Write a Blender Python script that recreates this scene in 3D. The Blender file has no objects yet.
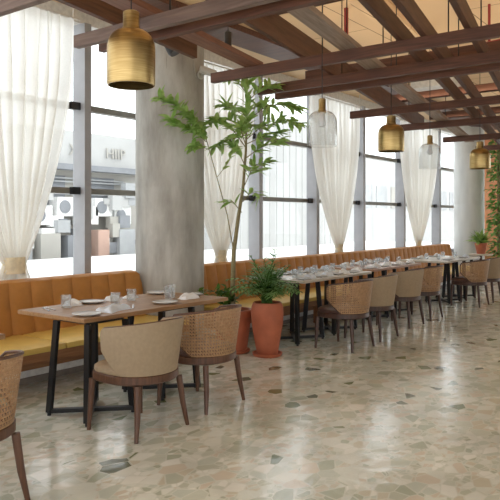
import bpy, bmesh, math, random
from mathutils import Vector, Matrix
C = bpy.context.scene.collection
R = random.Random(7)
PI = math.pi

# ------------------------------------------------------------------ camera, world, sun, exposure
YAW = math.radians(36.8)
cs, sn = math.cos(YAW), math.sin(YAW)          # X runs along the window wall, Y points at the windows
cam_d = bpy.data.cameras.new('camera'); cam = bpy.data.objects.new('camera', cam_d); C.objects.link(cam)
cam.location = (0, 0, 1.45)
cam.rotation_euler = (PI/2, 0, YAW - PI/2)
cam_d.sensor_width = 36; cam_d.lens = 655/500*36; cam_d.shift_y = -0.062
cam_d.clip_end = 300
bpy.context.scene.camera = cam

w = bpy.data.worlds.new('sky'); bpy.context.scene.world = w; w.use_nodes = True
bg = w.node_tree.nodes['Background']; bg.inputs[0].default_value = (0.965, 0.99, 1.02, 1); bg.inputs[1].default_value = 2.0
sun_d = bpy.data.lights.new('sun', 'SUN'); sun_d.energy = 1.0; sun_d.angle = math.radians(6); sun_d.color = (1, .97, .92)
sun = bpy.data.objects.new('sun', sun_d); C.objects.link(sun)
sun.rotation_euler = Vector((0.25, 0.75, -1.0)).to_track_quat('-Z', 'Y').to_euler()
vs = bpy.context.scene.view_settings
bpy.context.scene.display_settings.display_device = 'sRGB'
vs.view_transform = 'Standard'; vs.look = 'None'; vs.exposure = 0.36; vs.gamma = 1; vs.use_curve_mapping = False

for lx in (2.4, 3.2, 4.0, 4.8, 5.6, 6.4, 7.2, 8.0, 9.0, 10.0, 11.0, 12.0):   # unseen warm fill lights, added above the joists to brighten the ceiling
    ld = bpy.data.lights.new('ceiling_fill_light', 'AREA'); ld.shape = 'RECTANGLE'; ld.size = .10; ld.size_y = 4.8; ld.energy = 7.5; ld.color = (1, .86, .68)
    lo = bpy.data.objects.new('ceiling_fill_light', ld); C.objects.link(lo); lo.location = (lx, 1.7, 3.19); lo.rotation_euler = (PI, 0, 0)

# ------------------------------------------------------------------ helpers
def new_mat(name):
    m = bpy.data.materials.new(name); m.use_nodes = True
    nt = m.node_tree; b = nt.nodes['Principled BSDF']
    return m, nt, b
def N(nt, t, **kw):
    n = nt.nodes.new(t)
    for k, v in kw.items(): setattr(n, k, v)
    return n
def ramp(nt, stops, interp='LINEAR'):
    r = nt.nodes.new('ShaderNodeValToRGB'); r.color_ramp.interpolation = interp
    e = r.color_ramp.elements
    while len(e) < len(stops): e.new(.5)
    for i, (p, c) in enumerate(stops):
        e[i].position = p; e[i].color = (*c, 1)
    return r
def simple(name, col, rough=.5, metal=0, var=.12, scale=20, spec=.5, bump=0, stretch=(1, 1, 1)):
    m, nt, b = new_mat(name)
    tc = N(nt, 'ShaderNodeTexCoord'); mp = N(nt, 'ShaderNodeMapping'); mp.inputs['Scale'].default_value = stretch
    nz = N(nt, 'ShaderNodeTexNoise'); nz.inputs['Scale'].default_value = scale; nz.inputs['Detail'].default_value = 4
    nt.links.new(tc.outputs['Object'], mp.inputs[0]); nt.links.new(mp.outputs[0], nz.inputs['Vector'])
    a = tuple(max(0, x*(1-var)) for x in col); d = tuple(min(1, x*(1+var)) for x in col)
    r = ramp(nt, [(.3, a), (.7, d)]); nt.links.new(nz.outputs['Fac'], r.inputs[0]); nt.links.new(r.outputs[0], b.inputs['Base Color'])
    b.inputs['Roughness'].default_value = rough; b.inputs['Metallic'].default_value = metal
    b.inputs['Specular IOR Level'].default_value = spec
    if bump:
        bp = N(nt, 'ShaderNodeBump'); bp.inputs['Strength'].default_value = bump; bp.inputs['Distance'].default_value = .01
        nt.links.new(nz.outputs['Fac'], bp.inputs['Height']); nt.links.new(bp.outputs[0], b.inputs['Normal'])
    return m
def obj(name, bm, mat, parent=None, smooth=True, loc=None):
    me = bpy.data.meshes.new(name); bm.normal_update(); bm.to_mesh(me); bm.free()
    me.materials.append(mat)
    o = bpy.data.objects.new(name, me); C.objects.link(o)
    if smooth:
        me.polygons.foreach_set('use_smooth', [True]*len(me.polygons))
        try: me.set_sharp_from_angle(angle=math.radians(38))
        except Exception: pass
    if parent is not None: o.parent = parent
    if loc: o.location = loc
    return o
def tag(o, label, cat, group=None):
    o['label'] = label; o['category'] = cat
    if group: o['group'] = group
    return o
def thing(name, label, cat, loc=(0, 0, 0), rz=0, group=None):
    o = bpy.data.objects.new(name, None); C.objects.link(o); o.empty_display_size = .1
    o.location = loc; o.rotation_euler = (0, 0, rz)
    return tag(o, label, cat, group)
def struct(name, bm, mat, smooth=False):
    o = obj(name, bm, mat, None, smooth); o['kind'] = 'structure'; return o
def dup(root, loc, rz, label, group=None):
    r = root.copy(); C.objects.link(r); r.location = loc; r.rotation_euler = (0, 0, rz); r['label'] = label
    if group: r['group'] = group
    for ch in list(root.children):
        c = ch.copy(); C.objects.link(c); c.parent = r
        for g in list(ch.children):
            d = g.copy(); C.objects.link(d); d.parent = c
    return r
def B(): return bmesh.new()
def box(bm, c, s, rz=0, bev=0, rot=None):
    g = bmesh.ops.create_cube(bm, size=1)
    vs_ = g['verts']
    M = Matrix.Translation(c) @ (rot if rot is not None else Matrix.Rotation(rz, 4, 'Z')) @ Matrix.Diagonal((*s, 1))
    bmesh.ops.transform(bm, matrix=M, verts=vs_)
    if bev:
        es = list({e for v in vs_ for e in v.link_edges})
        bmesh.ops.bevel(bm, geom=es, offset=bev, segments=2, affect='EDGES', profile=.6)
    return bm
def box2(bm, a, b, bev=0):
    return box(bm, [(a[i]+b[i])/2 for i in range(3)], [abs(b[i]-a[i]) for i in range(3)], bev=bev)
def tube(bm, pts, rad, n=8, closed=False):
    pts = [Vector(p) for p in pts]; k = len(pts)
    rr = rad if isinstance(rad, (list, tuple)) else [rad]*k
    rings = []
    prev = None
    for i, p in enumerate(pts):
        if closed: t = pts[(i+1) % k]-pts[i-1]
        else: t = pts[min(i+1, k-1)]-pts[max(i-1, 0)]
        t.normalize()
        if prev is None:
            up = Vector((0, 0, 1)) if abs(t.z) < .95 else Vector((1, 0, 0))
            a = t.cross(up).normalized()
        else:
            a = (prev - t*prev.dot(t)).normalized()
        prev = a; b = t.cross(a)
        rings.append([bm.verts.new(p+(a*math.cos(2*PI*j/n)+b*math.sin(2*PI*j/n))*rr[i]) for j in range(n)])
    for i in range(k if closed else k-1):
        A, D = rings[i], rings[(i+1) % k]
        for j in range(n): bm.faces.new((A[j], A[(j+1) % n], D[(j+1) % n], D[j]))
    if not closed:
        bm.faces.new(rings[0][::-1]); bm.faces.new(rings[-1])
    bmesh.ops.recalc_face_normals(bm, faces=bm.faces[:])
    return bm
def lathe(bm, prof, n=40, c=(0, 0, 0)):
    rings = []
    for r, z in prof:
        if r < 1e-5: rings.append([bm.verts.new((c[0], c[1], c[2]+z))])
        else: rings.append([bm.verts.new((c[0]+r*math.cos(2*PI*j/n), c[1]+r*math.sin(2*PI*j/n), c[2]+z)) for j in range(n)])
    for A, D in zip(rings, rings[1:]):
        for j in range(n):
            q = [A[j % len(A)], A[(j+1) % n % len(A)], D[(j+1) % n % len(D)], D[j % len(D)]]
            u = []
            for v in q:
                if v not in u: u.append(v)
            if len(u) > 2: bm.faces.new(u)
    bmesh.ops.recalc_face_normals(bm, faces=bm.faces[:])
    return bm
def cyl(bm, p, q, r, n=12): return tube(bm, [p, q], r, n)

# ------------------------------------------------------------------ materials
def mat_floor():
    m, nt, b = new_mat('palladiana_terrazzo')
    tc = N(nt, 'ShaderNodeTexCoord')
    mp = N(nt, 'ShaderNodeMapping'); nt.links.new(tc.outputs['Object'], mp.inputs[0])
    mp.inputs['Rotation'].default_value = (0, 0, .5); mp.inputs['Scale'].default_value = (1, 1.35, 1)
    def vor(scale, feature='F1'):
        v = N(nt, 'ShaderNodeTexVoronoi', feature=feature); v.inputs['Scale'].default_value = scale
        nt.links.new(mp.outputs[0], v.inputs['Vector']); return v
    big, bigE, sm, smE = vor(7.6), vor(7.6, 'DISTANCE_TO_EDGE'), vor(15), vor(15, 'DISTANCE_TO_EDGE')
    stops = [(0, (.65, .69, .615)), (.14, (.75, .785, .73)), (.28, (.58, .615, .525)), (.40, (.81, .835, .785)), (.52, (.62, .675, .61)),
             (.62, (.71, .655, .56)), (.70, (.87, .885, .84)), (.78, (.49, .535, .44)), (.86, (.67, .64, .53)), (.935, (.23, .27, .155)), (.965, (.17, .19, .135))]
    def colr(v, dark=True):
        s = N(nt, 'ShaderNodeSeparateColor'); nt.links.new(v.outputs['Color'], s.inputs[0])
        r = ramp(nt, stops if dark else stops[:-2], 'CONSTANT'); nt.links.new(s.outputs[0], r.inputs[0]); return r, s
    cb, sb_ = colr(big); c2, s2_ = colr(sm, False)
    sel = N(nt, 'ShaderNodeMath', operation='GREATER_THAN'); sel.inputs[1].default_value = .52
    nt.links.new(sb_.outputs[1], sel.inputs[0])
    mix = N(nt, 'ShaderNodeMix', data_type='RGBA'); nt.links.new(sel.outputs[0], mix.inputs['Factor'])
    nt.links.new(c2.outputs[0], mix.inputs['A']); nt.links.new(cb.outputs[0], mix.inputs['B'])
    # grout
    def edge(v, wd):
        e = N(nt, 'ShaderNodeMath', operation='LESS_THAN'); e.inputs[1].default_value = wd
        nt.links.new(v.outputs['Distance'], e.inputs[0]); return e
    eb, es = edge(bigE, .035), edge(smE, .06)
    inv = N(nt, 'ShaderNodeMath', operation='SUBTRACT'); inv.inputs[0].default_value = 1; nt.links.new(sel.outputs[0], inv.inputs[1])
    e3 = N(nt, 'ShaderNodeMath', operation='MULTIPLY'); nt.links.new(es.outputs[0], e3.inputs[0]); nt.links.new(inv.outputs[0], e3.inputs[1])
    e4 = N(nt, 'ShaderNodeMath', operation='MAXIMUM'); nt.links.new(eb.outputs[0], e4.inputs[0]); nt.links.new(e3.outputs[0], e4.inputs[1])
    e5 = N(nt, 'ShaderNodeMath', operation='MULTIPLY'); e5.inputs[1].default_value = .75; nt.links.new(e4.outputs[0], e5.inputs[0])
    mix2 = N(nt, 'ShaderNodeMix', data_type='RGBA'); nt.links.new(e5.outputs[0], mix2.inputs['Factor'])
    nt.links.new(mix.outputs['Result'], mix2.inputs['A']); mix2.inputs['B'].default_value = (.75, .775, .715, 1)
    nz = N(nt, 'ShaderNodeTexNoise'); nz.inputs['Scale'].default_value = 2.2; nz.inputs['Detail'].default_value = 7
    nt.links.new(tc.outputs['Object'], nz.inputs['Vector'])
    r2 = ramp(nt, [(.3, (.80, .80, .79)), (.7, (1.05, 1.05, 1.04))]); nt.links.new(nz.outputs['Fac'], r2.inputs[0])
    mu = N(nt, 'ShaderNodeMix', data_type='RGBA', blend_type='MULTIPLY'); mu.inputs['Factor'].default_value = 1
    nt.links.new(mix2.outputs['Result'], mu.inputs['A']); nt.links.new(r2.outputs[0], mu.inputs['B'])
    nt.links.new(mu.outputs['Result'], b.inputs['Base Color'])
    rr = N(nt, 'ShaderNodeMapRange'); rr.inputs['To Min'].default_value = .06; rr.inputs['To Max'].default_value = .26
    nt.links.new(nz.outputs['Fac'], rr.inputs['Value']); nt.links.new(rr.outputs[0], b.inputs['Roughness'])
    n3 = N(nt, 'ShaderNodeTexNoise'); n3.inputs['Scale'].default_value = 7; n3.inputs['Detail'].default_value = 4; nt.links.new(tc.outputs['Object'], n3.inputs['Vector'])
    bp = N(nt, 'ShaderNodeBump'); bp.inputs['Strength'].default_value = .22; bp.inputs['Distance'].default_value = .02
    nt.links.new(n3.outputs['Fac'], bp.inputs['Height']); nt.links.new(bp.outputs[0], b.inputs['Normal'])
    b.inputs['Specular IOR Level'].default_value = .5
    return m
M_floor = mat_floor()
def mat_concrete():
    m, nt, b = new_mat('raw_concrete')
    tc = N(nt, 'ShaderNodeTexCoord')
    a = N(nt, 'ShaderNodeTexNoise'); a.inputs['Scale'].default_value = 2.2; a.inputs['Detail'].default_value = 9; a.inputs['Roughness'].default_value = .62
    mp = N(nt, 'ShaderNodeMapping'); mp.inputs['Scale'].default_value = (1.4, 1.4, .4)
    nt.links.new(tc.outputs['Object'], mp.inputs[0]); nt.links.new(mp.outputs[0], a.inputs['Vector'])
    r = ramp(nt, [(.30, (.25, .235, .21)), (.5, (.42, .405, .37)), (.70, (.61, .60, .57))]); nt.links.new(a.outputs['Fac'], r.inputs[0])
    nt.links.new(r.outputs[0], b.inputs['Base Color']); b.inputs['Roughness'].default_value = .75
    bp = N(nt, 'ShaderNodeBump'); bp.inputs['Strength'].default_value = .25; bp.inputs['Distance'].default_value = .015
    nt.links.new(a.outputs['Fac'], bp.inputs['Height']); nt.links.new(bp.outputs[0], b.inputs['Normal'])
    return m
M_conc = mat_concrete()
def mat_wood(name, a, d, rough=.5, scale=1.0, axis=0):
    m, nt, b = new_mat(name)
    tc = N(nt, 'ShaderNodeTexCoord'); mp = N(nt, 'ShaderNodeMapping')
    s = [14*scale]*3; s[axis] = 1.1*scale; mp.inputs['Scale'].default_value = s
    nz = N(nt, 'ShaderNodeTexNoise'); nz.inputs['Scale'].default_value = 2.5; nz.inputs['Detail'].default_value = 6; nz.inputs['Distortion'].default_value = .8
    nt.links.new(tc.outputs['Object'], mp.inputs[0]); nt.links.new(mp.outputs[0], nz.inputs['Vector'])
    r = ramp(nt, [(.3, a), (.7, d)]); nt.links.new(nz.outputs['Fac'], r.inputs[0]); nt.links.new(r.outputs[0], b.inputs['Base Color'])
    b.inputs['Roughness'].default_value = rough
    return m
M_beam = mat_wood('stained_beam', (.07, .027, .015), (.145, .058, .033), .55, 1, 1)
M_joist = mat_wood('stained_joist', (.07, .029, .017), (.145, .064, .037), .55, 1, 0)
M_pale = mat_wood('weathered_plank', (.22, .155, .115), (.38, .29, .23), .6, 1, 0)
M_red = mat_wood('red_plank', (.16, .065, .038), (.27, .125, .08), .55, 1, 0)
M_walnut = mat_wood('walnut', (.068, .029, .015), (.135, .06, .031), .42, 2, 2)
M_dwal = mat_wood('dark_walnut', (.045, .022, .016), (.085, .042, .03), .42, 2, 2)
M_table = mat_wood('oak_top', (.25, .13, .055), (.39, .22, .10), .45, 1.2, 0)
M_tedge = M_table
M_tpale = mat_wood('pale_top', (.50, .44, .36), (.64, .58, .49), .3, 1.2, 0)
M_tred = mat_wood('reddish_top', (.38, .21, .13), (.5, .3, .2), .3, 1.2, 0)
M_black = simple('black_steel', (.012, .012, .013), .45, .3, .1)
M_rubber = simple('rubber', (.02, .02, .02), .7)
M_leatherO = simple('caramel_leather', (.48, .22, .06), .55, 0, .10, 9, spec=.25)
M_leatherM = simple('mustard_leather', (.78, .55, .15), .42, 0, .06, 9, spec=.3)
M_bwood = mat_wood('bench_wood', (.28, .12, .05), (.40, .19, .085), .5, 1, 0)
M_white = simple('white_paint', (.72, .70, .66), .5)
M_skirt = simple('grey_skirting', (.20, .165, .14), .5)
M_beige = simple('beige_fabric', (.36, .27, .175), .72, 0, .07, 40)
M_seatD = simple('brown_leather_seat', (.10, .05, .038), .45, 0, .1, 12)
M_terra = simple('terracotta', (.44, .125, .06), .62, 0, .14, 7, bump=.08)
M_soil = simple('soil', (.05, .035, .025), .95, 0, .3, 60, bump=.5)
M_ceil = None
def mat_ceiling():
    m, nt, b = new_mat('plywood_ceiling')
    tc = N(nt, 'ShaderNodeTexCoord')
    br = N(nt, 'ShaderNodeTexBrick'); br.inputs['Scale'].default_value = 1; br.inputs['Brick Width'].default_value = 2.4; br.inputs['Row Height'].default_value = 1.2
    br.inputs['Mortar Size'].default_value = .006; br.inputs['Color1'].default_value = (.70, .50, .29, 1); br.inputs['Color2'].default_value = (.64, .44, .25, 1); br.inputs['Mortar'].default_value = (.18, .1, .05, 1)
    nt.links.new(tc.outputs['Object'], br.inputs['Vector'])
    nt.links.new(br.outputs['Color'], b.inputs['Base Color']); b.inputs['Roughness'].default_value = .7
    return m
M_ceil = mat_ceiling()
M_alu = simple('grey_aluminium', (.36, .36, .38), .45, 0, .05, 8)
M_aluD = simple('dark_transom', (.21, .20, .175), .5, 0, .06, 8)
M_clamp = simple('black_bracket', (.02, .02, .022), .5)
def mat_brass():
    m, nt, b = new_mat('brushed_brass')
    tc = N(nt, 'ShaderNodeTexCoord'); mp = N(nt, 'ShaderNodeMapping'); mp.inputs['Scale'].default_value = (3, 3, 60)
    nz = N(nt, 'ShaderNodeTexNoise'); nz.inputs['Scale'].default_value = 2; nz.inputs['Detail'].default_value = 5
    nt.links.new(tc.outputs['Object'], mp.inputs[0]); nt.links.new(mp.outputs[0], nz.inputs['Vector'])
    r = ramp(nt, [(.3, (.37, .245, .09)), (.7, (.52, .375, .165))]); nt.links.new(nz.outputs['Fac'], r.inputs[0]); nt.links.new(r.outputs[0], b.inputs['Base Color'])
    b.inputs['Metallic'].default_value = .95; b.inputs['Roughness'].default_value = .34
    return m
M_brass = mat_brass()
def mat_pane(name, tint, k, haze=0, rough=0):
    m = bpy.data.materials.new(name); m.use_nodes = True; nt = m.node_tree; nt.nodes.clear()
    o = N(nt, 'ShaderNodeOutputMaterial'); t = N(nt, 'ShaderNodeBsdfTransparent'); g = N(nt, 'ShaderNodeBsdfGlossy'); d = N(nt, 'ShaderNodeBsdfTranslucent')
    t.inputs[0].default_value = (*tint, 1); g.inputs['Roughness'].default_value = rough; d.inputs[0].default_value = (.9, .91, .92, 1)
    h = N(nt, 'ShaderNodeMixShader'); h.inputs[0].default_value = haze; nt.links.new(t.outputs[0], h.inputs[1]); nt.links.new(d.outputs[0], h.inputs[2])
    lw = N(nt, 'ShaderNodeLayerWeight'); lw.inputs['Blend'].default_value = .3
    mu = N(nt, 'ShaderNodeMath', operation='MULTIPLY'); mu.inputs[1].default_value = k; nt.links.new(lw.outputs['Facing'], mu.inputs[0])
    mx = N(nt, 'ShaderNodeMixShader'); nt.links.new(mu.outputs[0], mx.inputs[0]); nt.links.new(h.outputs[0], mx.inputs[1]); nt.links.new(g.outputs[0], mx.inputs[2])
    nt.links.new(mx.outputs[0], o.inputs[0]); return m
M_pane = mat_pane('window_glass', (.97, .985, .98), .10)
M_glass = mat_pane('clear_glass', (.94, .955, .96), .75, .16, .03)
def mat_sheer():
    m = bpy.data.materials.new('sheer_linen'); m.use_nodes = True; nt = m.node_tree; nt.nodes.clear()
    o = N(nt, 'ShaderNodeOutputMaterial'); d = N(nt, 'ShaderNodeBsdfDiffuse'); tl = N(nt, 'ShaderNodeBsdfTranslucent'); tr = N(nt, 'ShaderNodeBsdfTransparent')
    d.inputs[0].default_value = (.90, .885, .85, 1); tl.inputs[0].default_value = (.95, .935, .90, 1); tr.inputs[0].default_value = (1, .99, .96, 1)
    a = N(nt, 'ShaderNodeMixShader'); a.inputs[0].default_value = .70; nt.links.new(d.outputs[0], a.inputs[1]); nt.links.new(tl.outputs[0], a.inputs[2])
    b = N(nt, 'ShaderNodeMixShader')
    tc = N(nt, 'ShaderNodeTexCoord'); nz = N(nt, 'ShaderNodeTexNoise'); nz.inputs['Scale'].default_value = 60
    nt.links.new(tc.outputs['Object'], nz.inputs['Vector'])
    mr = N(nt, 'ShaderNodeMapRange'); mr.inputs['To Min'].default_value = .03; mr.inputs['To Max'].default_value = .14
    nt.links.new(nz.outputs['Fac'], mr.inputs['Value']); nt.links.new(mr.outputs[0], b.inputs[0])
    nt.links.new(a.outputs[0], b.inputs[1]); nt.links.new(tr.outputs[0], b.inputs[2]); nt.links.new(b.outputs[0], o.inputs[0])
    return m
M_sheer = mat_sheer()
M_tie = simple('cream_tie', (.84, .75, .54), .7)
def mat_cane():
    m = bpy.data.materials.new('woven_cane'); m.use_nodes = True; nt = m.node_tree
    p = nt.nodes['Principled BSDF']; o = nt.nodes['Material Output']
    uv = N(nt, 'ShaderNodeUVMap'); sp = N(nt, 'ShaderNodeSeparateXYZ'); nt.links.new(uv.outputs[0], sp.inputs[0])
    def M_(op, a, b=None):
        n = N(nt, 'ShaderNodeMath', operation=op)
        for i, x in enumerate((a, b)):
            if x is None: continue
            if isinstance(x, (int, float)): n.inputs[i].default_value = x
            else: nt.links.new(x, n.inputs[i])
        return n.outputs[0]
    def strand(sig, wd):
        f = M_('FRACT', sig); return M_('LESS_THAN', f, wd)
    x, y = sp.outputs[0], sp.outputs[1]                 # metres along the shell
    k = 46.0
    s1 = strand(M_('MULTIPLY', x, k), .36); s2 = strand(M_('MULTIPLY', y, k), .36)
    d1 = strand(M_('MULTIPLY', M_('ADD', x, y), k), .22); d2 = strand(M_('MULTIPLY', M_('SUBTRACT', x, y), k), .22)
    mk = M_('MAXIMUM', M_('MAXIMUM', s1, s2), M_('MAXIMUM', d1, d2))
    nz = N(nt, 'ShaderNodeTexNoise'); nz.inputs['Scale'].default_value = 40; nt.links.new(uv.outputs[0], nz.inputs['Vector'])
    r = ramp(nt, [(.3, (.31, .175, .088)), (.7, (.47, .285, .15))]); nt.links.new(nz.outputs['Fac'], r.inputs[0]); nt.links.new(r.outputs[0], p.inputs['Base Color'])
    p.inputs['Roughness'].default_value = .5
    t = N(nt, 'ShaderNodeBsdfTransparent'); mx = N(nt, 'ShaderNodeMixShader'); nt.links.new(mk, mx.inputs[0])
    nt.links.new(t.outputs[0], mx.inputs[1]); nt.links.new(p.outputs[0], mx.inputs[2]); nt.links.new(mx.outputs[0], o.inputs[0])
    return m
M_cane = mat_cane()
def mat_leaf(name, a, d, tr=.35):
    m = bpy.data.materials.new(name); m.use_nodes = True; nt = m.node_tree
    p = nt.nodes['Principled BSDF']; o = nt.nodes['Material Output']
    tc = N(nt, 'ShaderNodeTexCoord'); nz = N(nt, 'ShaderNodeTexNoise'); nz.inputs['Scale'].default_value = 9; nt.links.new(tc.outputs['Object'], nz.inputs['Vector'])
    r = ramp(nt, [(.35, a), (.65, d)]); nt.links.new(nz.outputs['Fac'], r.inputs[0]); nt.links.new(r.outputs[0], p.inputs['Base Color']); p.inputs['Roughness'].default_value = .42
    t = N(nt, 'ShaderNodeBsdfTranslucent'); nt.links.new(r.outputs[0], t.inputs[0])
    mx = N(nt, 'ShaderNodeMixShader'); mx.inputs[0].default_value = tr; nt.links.new(p.outputs[0], mx.inputs[1]); nt.links.new(t.outputs[0], mx.inputs[2]); nt.links.new(mx.outputs[0], o.inputs[0])
    return m
M_leafA = mat_leaf('bamboo_leaf', (.26, .44, .10), (.48, .66, .24), .5)
M_leafB = mat_leaf('palm_leaf', (.12, .29, .09), (.31, .49, .19))
M_leafC = mat_leaf('fern_leaf', (.20, .36, .08), (.36, .50, .14))
M_leafD = mat_leaf('undergrowth_leaf', (.04, .11, .02), (.13, .25, .04))
M_bark = simple('bark', (.24, .20, .10), .8, 0, .2, 30)
M_plate = simple('plate_glaze', (.74, .74, .74), .2, 0, .02)
M_plateD = simple('plate_grey_rim', (.30, .27, .24), .3)
M_nap = simple('napkin_linen', (.70, .76, .84), .8, 0, .05, 30)
M_napW = simple('napkin_white', (.86, .87, .88), .8, 0, .04, 30)
M_steel = simple('cutlery_steel', (.52, .51, .5), .25, .9, .05)
M_dark = simple('black_plastic', (.015, .015, .016), .4)
M_camw = simple('camera_white', (.52, .50, .46), .45)
M_redp = simple('red_pipe_paint', (.30, .035, .03), .45)
M_orange = simple('terracotta_render', (.62, .27, .13), .8, 0, .08, 5)
M_cable = simple('grey_cable', (.40, .38, .34), .6)
M_roofw = simple('roof_white', (.80, .80, .79), .8, 0, .03, 2)
M_fac = simple('facade_cream', (.40, .385, .355), .85, 0, .06, 1.5)
M_facg = simple('facade_grey', (.36, .37, .38), .85, 0, .12, 1.5)
M_facw = simple('facade_white', (.44, .44, .435), .85, 0, .04, 1.5)
M_facd = simple('facade_dark', (.22, .23, .25), .6, 0, .15, 1.5)
M_facr = simple('facade_rust', (.48, .32, .26), .8, 0, .12, 2)
M_ac = simple('unit_white', (.78, .78, .77), .6)
M_vine = mat_leaf('vine_leaf', (.10, .26, .05), (.28, .44, .12))

# ------------------------------------------------------------------ the setting
bm = B(); box2(bm, (-4, -5, -.12), (19, 6.0, 0)); struct('floor', bm, M_floor)
bm = B(); box2(bm, (-4, -5, 3.75), (19, 6.0, 3.9)); struct('ceiling', bm, M_ceil)
bm = B(); box2(bm, (18.5, 4.7, 0), (18.7, 6.0, 3.75)); box2(bm, (18.5, -5, 0), (18.7, 4.7, .35)); box2(bm, (18.5, -5, 3.6), (18.7, 4.7, 3.75)); struct('wall_right', bm, M_orange)
bm = B(); box2(bm, (18.6, -5, .35), (18.612, 4.7, 3.6)); pw = struct('window_11', bm, M_pane)  # unseen glazing, added to let sky light onto the far floor
for k in range(6):
    bm = B(); box2(bm, (18.52, -4.95+k*1.9, .35), (18.68, -4.87+k*1.9, 3.6)); obj('mullion', bm, M_alu, pw, False)
bm = B(); box2(bm, (-4, -5.2, 0), (8, -5, .7)); box2(bm, (-4, -5.2, 2.3), (8, -5, 3.75)); box2(bm, (8, -5.2, 0), (19, -5, 3.75)); struct('wall_back', bm, M_white)  # unseen wall, added to cut the light from behind the camera
bm = B(); box2(bm, (-4, -5.1, .7), (8, -5.088, 2.3)); pw = struct('window_12', bm, M_pane)  # unseen ribbon window, added as fill from behind the camera
for k in range(6):
    bm = B(); box2(bm, (-4+k*2.38, -5.16, .7), (-3.92+k*2.38, -5.02, 2.3)); obj('mullion', bm, M_alu, pw, False)
bm = B(); box2(bm, (-4, 5.82, 0), (18.5, 6.0, .62)); box2(bm, (-4, 5.80, 3.6), (18.5, 6.0, 3.75)); struct('wall_window', bm, M_white)
bm = B(); box2(bm, (2.0, 4.75, 3.68), (16.8, 5.2, 3.75)); struct('trim_1', bm, M_beam)
# window bays: pane + mullion + transoms
MUL = [1.2, 2.95, 4.70, 6.35, 7.95, 9.60, 11.32, 13.2, 15.27, 17.2, 18.5]
for i in range(len(MUL)-1):
    x0, x1 = MUL[i], MUL[i+1]
    bm = B(); box2(bm, (x0, 5.90, .62), (x1, 5.912, 3.6))
    p = struct('window_%d' % (i+1), bm, M_pane)
    bm = B(); box2(bm, (x0-.045, 5.74, .62), (x0+.045, 5.94, 3.6)); obj('mullion', bm, M_alu, p, False)
    for z in (1.76, 2.69):
        bm = B(); box2(bm, (x0+.045, 5.84, z-.032), (x1-.045, 5.93, z+.032)); t = obj('transom', bm, M_aluD, p, False)
        bm = B(); box2(bm, (x1-.17, 5.81, z-.04), (x1-.046, 5.839, z+.04)); obj('bracket', bm, M_clamp, t, False)
    bm = B(); box2(bm, (x0+.045, 5.78, .62), (x1-.045, 5.94, .70)); obj('sill', bm, M_alu, p, False)

# ------------------------------------------------------------------ columns
M_conc2 = simple('lit_concrete', (.66, .66, .64), .7, 0, .12, 3, stretch=(1.4, 1.4, .4))  # raw concrete made paler: window light on the far column put into its colour
def column(x, y, r, label, m=None):
    bm = B(); n = 64
    lathe(bm, [(0, 0), (r, 0), (r, .9), (r, 1.8), (r*.995, 1.81), (r, 1.82), (r, 3.745), (0, 3.745)], n)
    return tag(obj('concrete_column', bm, m or M_conc, None, True, (x, y, 0)), label, 'column', 'raw concrete columns')
column(5.575, 5.34, .398, 'thick round raw concrete column behind the near table')
column(16.2, 5.36, .36, 'brightly lit far concrete column at the end of the bench', M_conc2)

# ------------------------------------------------------------------ benches
def bench(x0, x1, label, pitch, legs):
    t = thing('banquette_bench', label, 'bench', (x0, 0, 0), 0, 'banquettes along the windows')
    L = x1-x0
    bm = B(); box2(bm, (0, 5.02, 0), (L, 5.5, .055)); obj('skirting', bm, M_skirt, t, False)
    bm = B(); box2(bm, (0, 5.03, .055), (L, 5.5, .125)); obj('plinth', bm, M_white, t, False)
    bm = B(); box2(bm, (0, 4.985, .125), (L, 5.5, .215), .004); box2(bm, (0, 4.80, .21), (L, 5.5, .268), .006); box2(bm, (0, 4.66, .262), (L, 5.4, .334), .004); obj('base_panel', bm, M_bwood, t, False)
    bm = B(); k = max(1, round(L/1.6))
    for i in range(k): box2(bm, (L*i/k+.002, 4.63, .335), (L*(i+1)/k-.002, 5.36, .39), .022)
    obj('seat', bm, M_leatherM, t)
    # channel-tufted back
    bm = B(); n = round(L/pitch); sub = 8; rows = []
    prof = [(5.30, .36), (5.335, .55), (5.365, .74), (5.378, .82), (5.385, .86), (5.40, .876), (5.43, .880), (5.50, .878), (5.52, .86), (5.52, .36)]
    for i in range(n*sub+1):
        u = L*i/(n*sub); ph = (i % sub)/sub; b = .024*(abs(math.sin(PI*ph))**.42) if 0 < i < n*sub else 0
        e = min(u, L-u); rd = 0 if e > .10 else .10-math.sqrt(max(0, .01-(.10-e)**2))
        rows.append([bm.verts.new((u, y-(b if j < 5 else 0), z-(rd if 3 <= j <= 7 else 0)-(0 if j not in (4, 5) else 0))) for j, (y, z) in enumerate(prof)])
    for a, d in zip(rows, rows[1:]):
        for j in range(len(prof)-1): bm.faces.new((a[j], d[j], d[j+1], a[j+1]))
    bm.faces.new(rows[0]); bm.faces.new(rows[-1][::-1])
    bmesh.ops.recalc_face_normals(bm, faces=bm.faces[:])
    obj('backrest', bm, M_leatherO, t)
    for x in legs:
        bm = B(); box2(bm, (x-x0-.05, 4.70, 0), (x-x0+.05, 4.77, .262), .005); obj('leg', bm, M_bwood, t, False)
bench(0.4, 5.15, 'caramel leather banquette left of the concrete column, behind the near table', .235, [])
bench(6.05, 14.95, 'long caramel leather banquette running right from the concrete column', .205, [7.9, 11.4])

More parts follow.
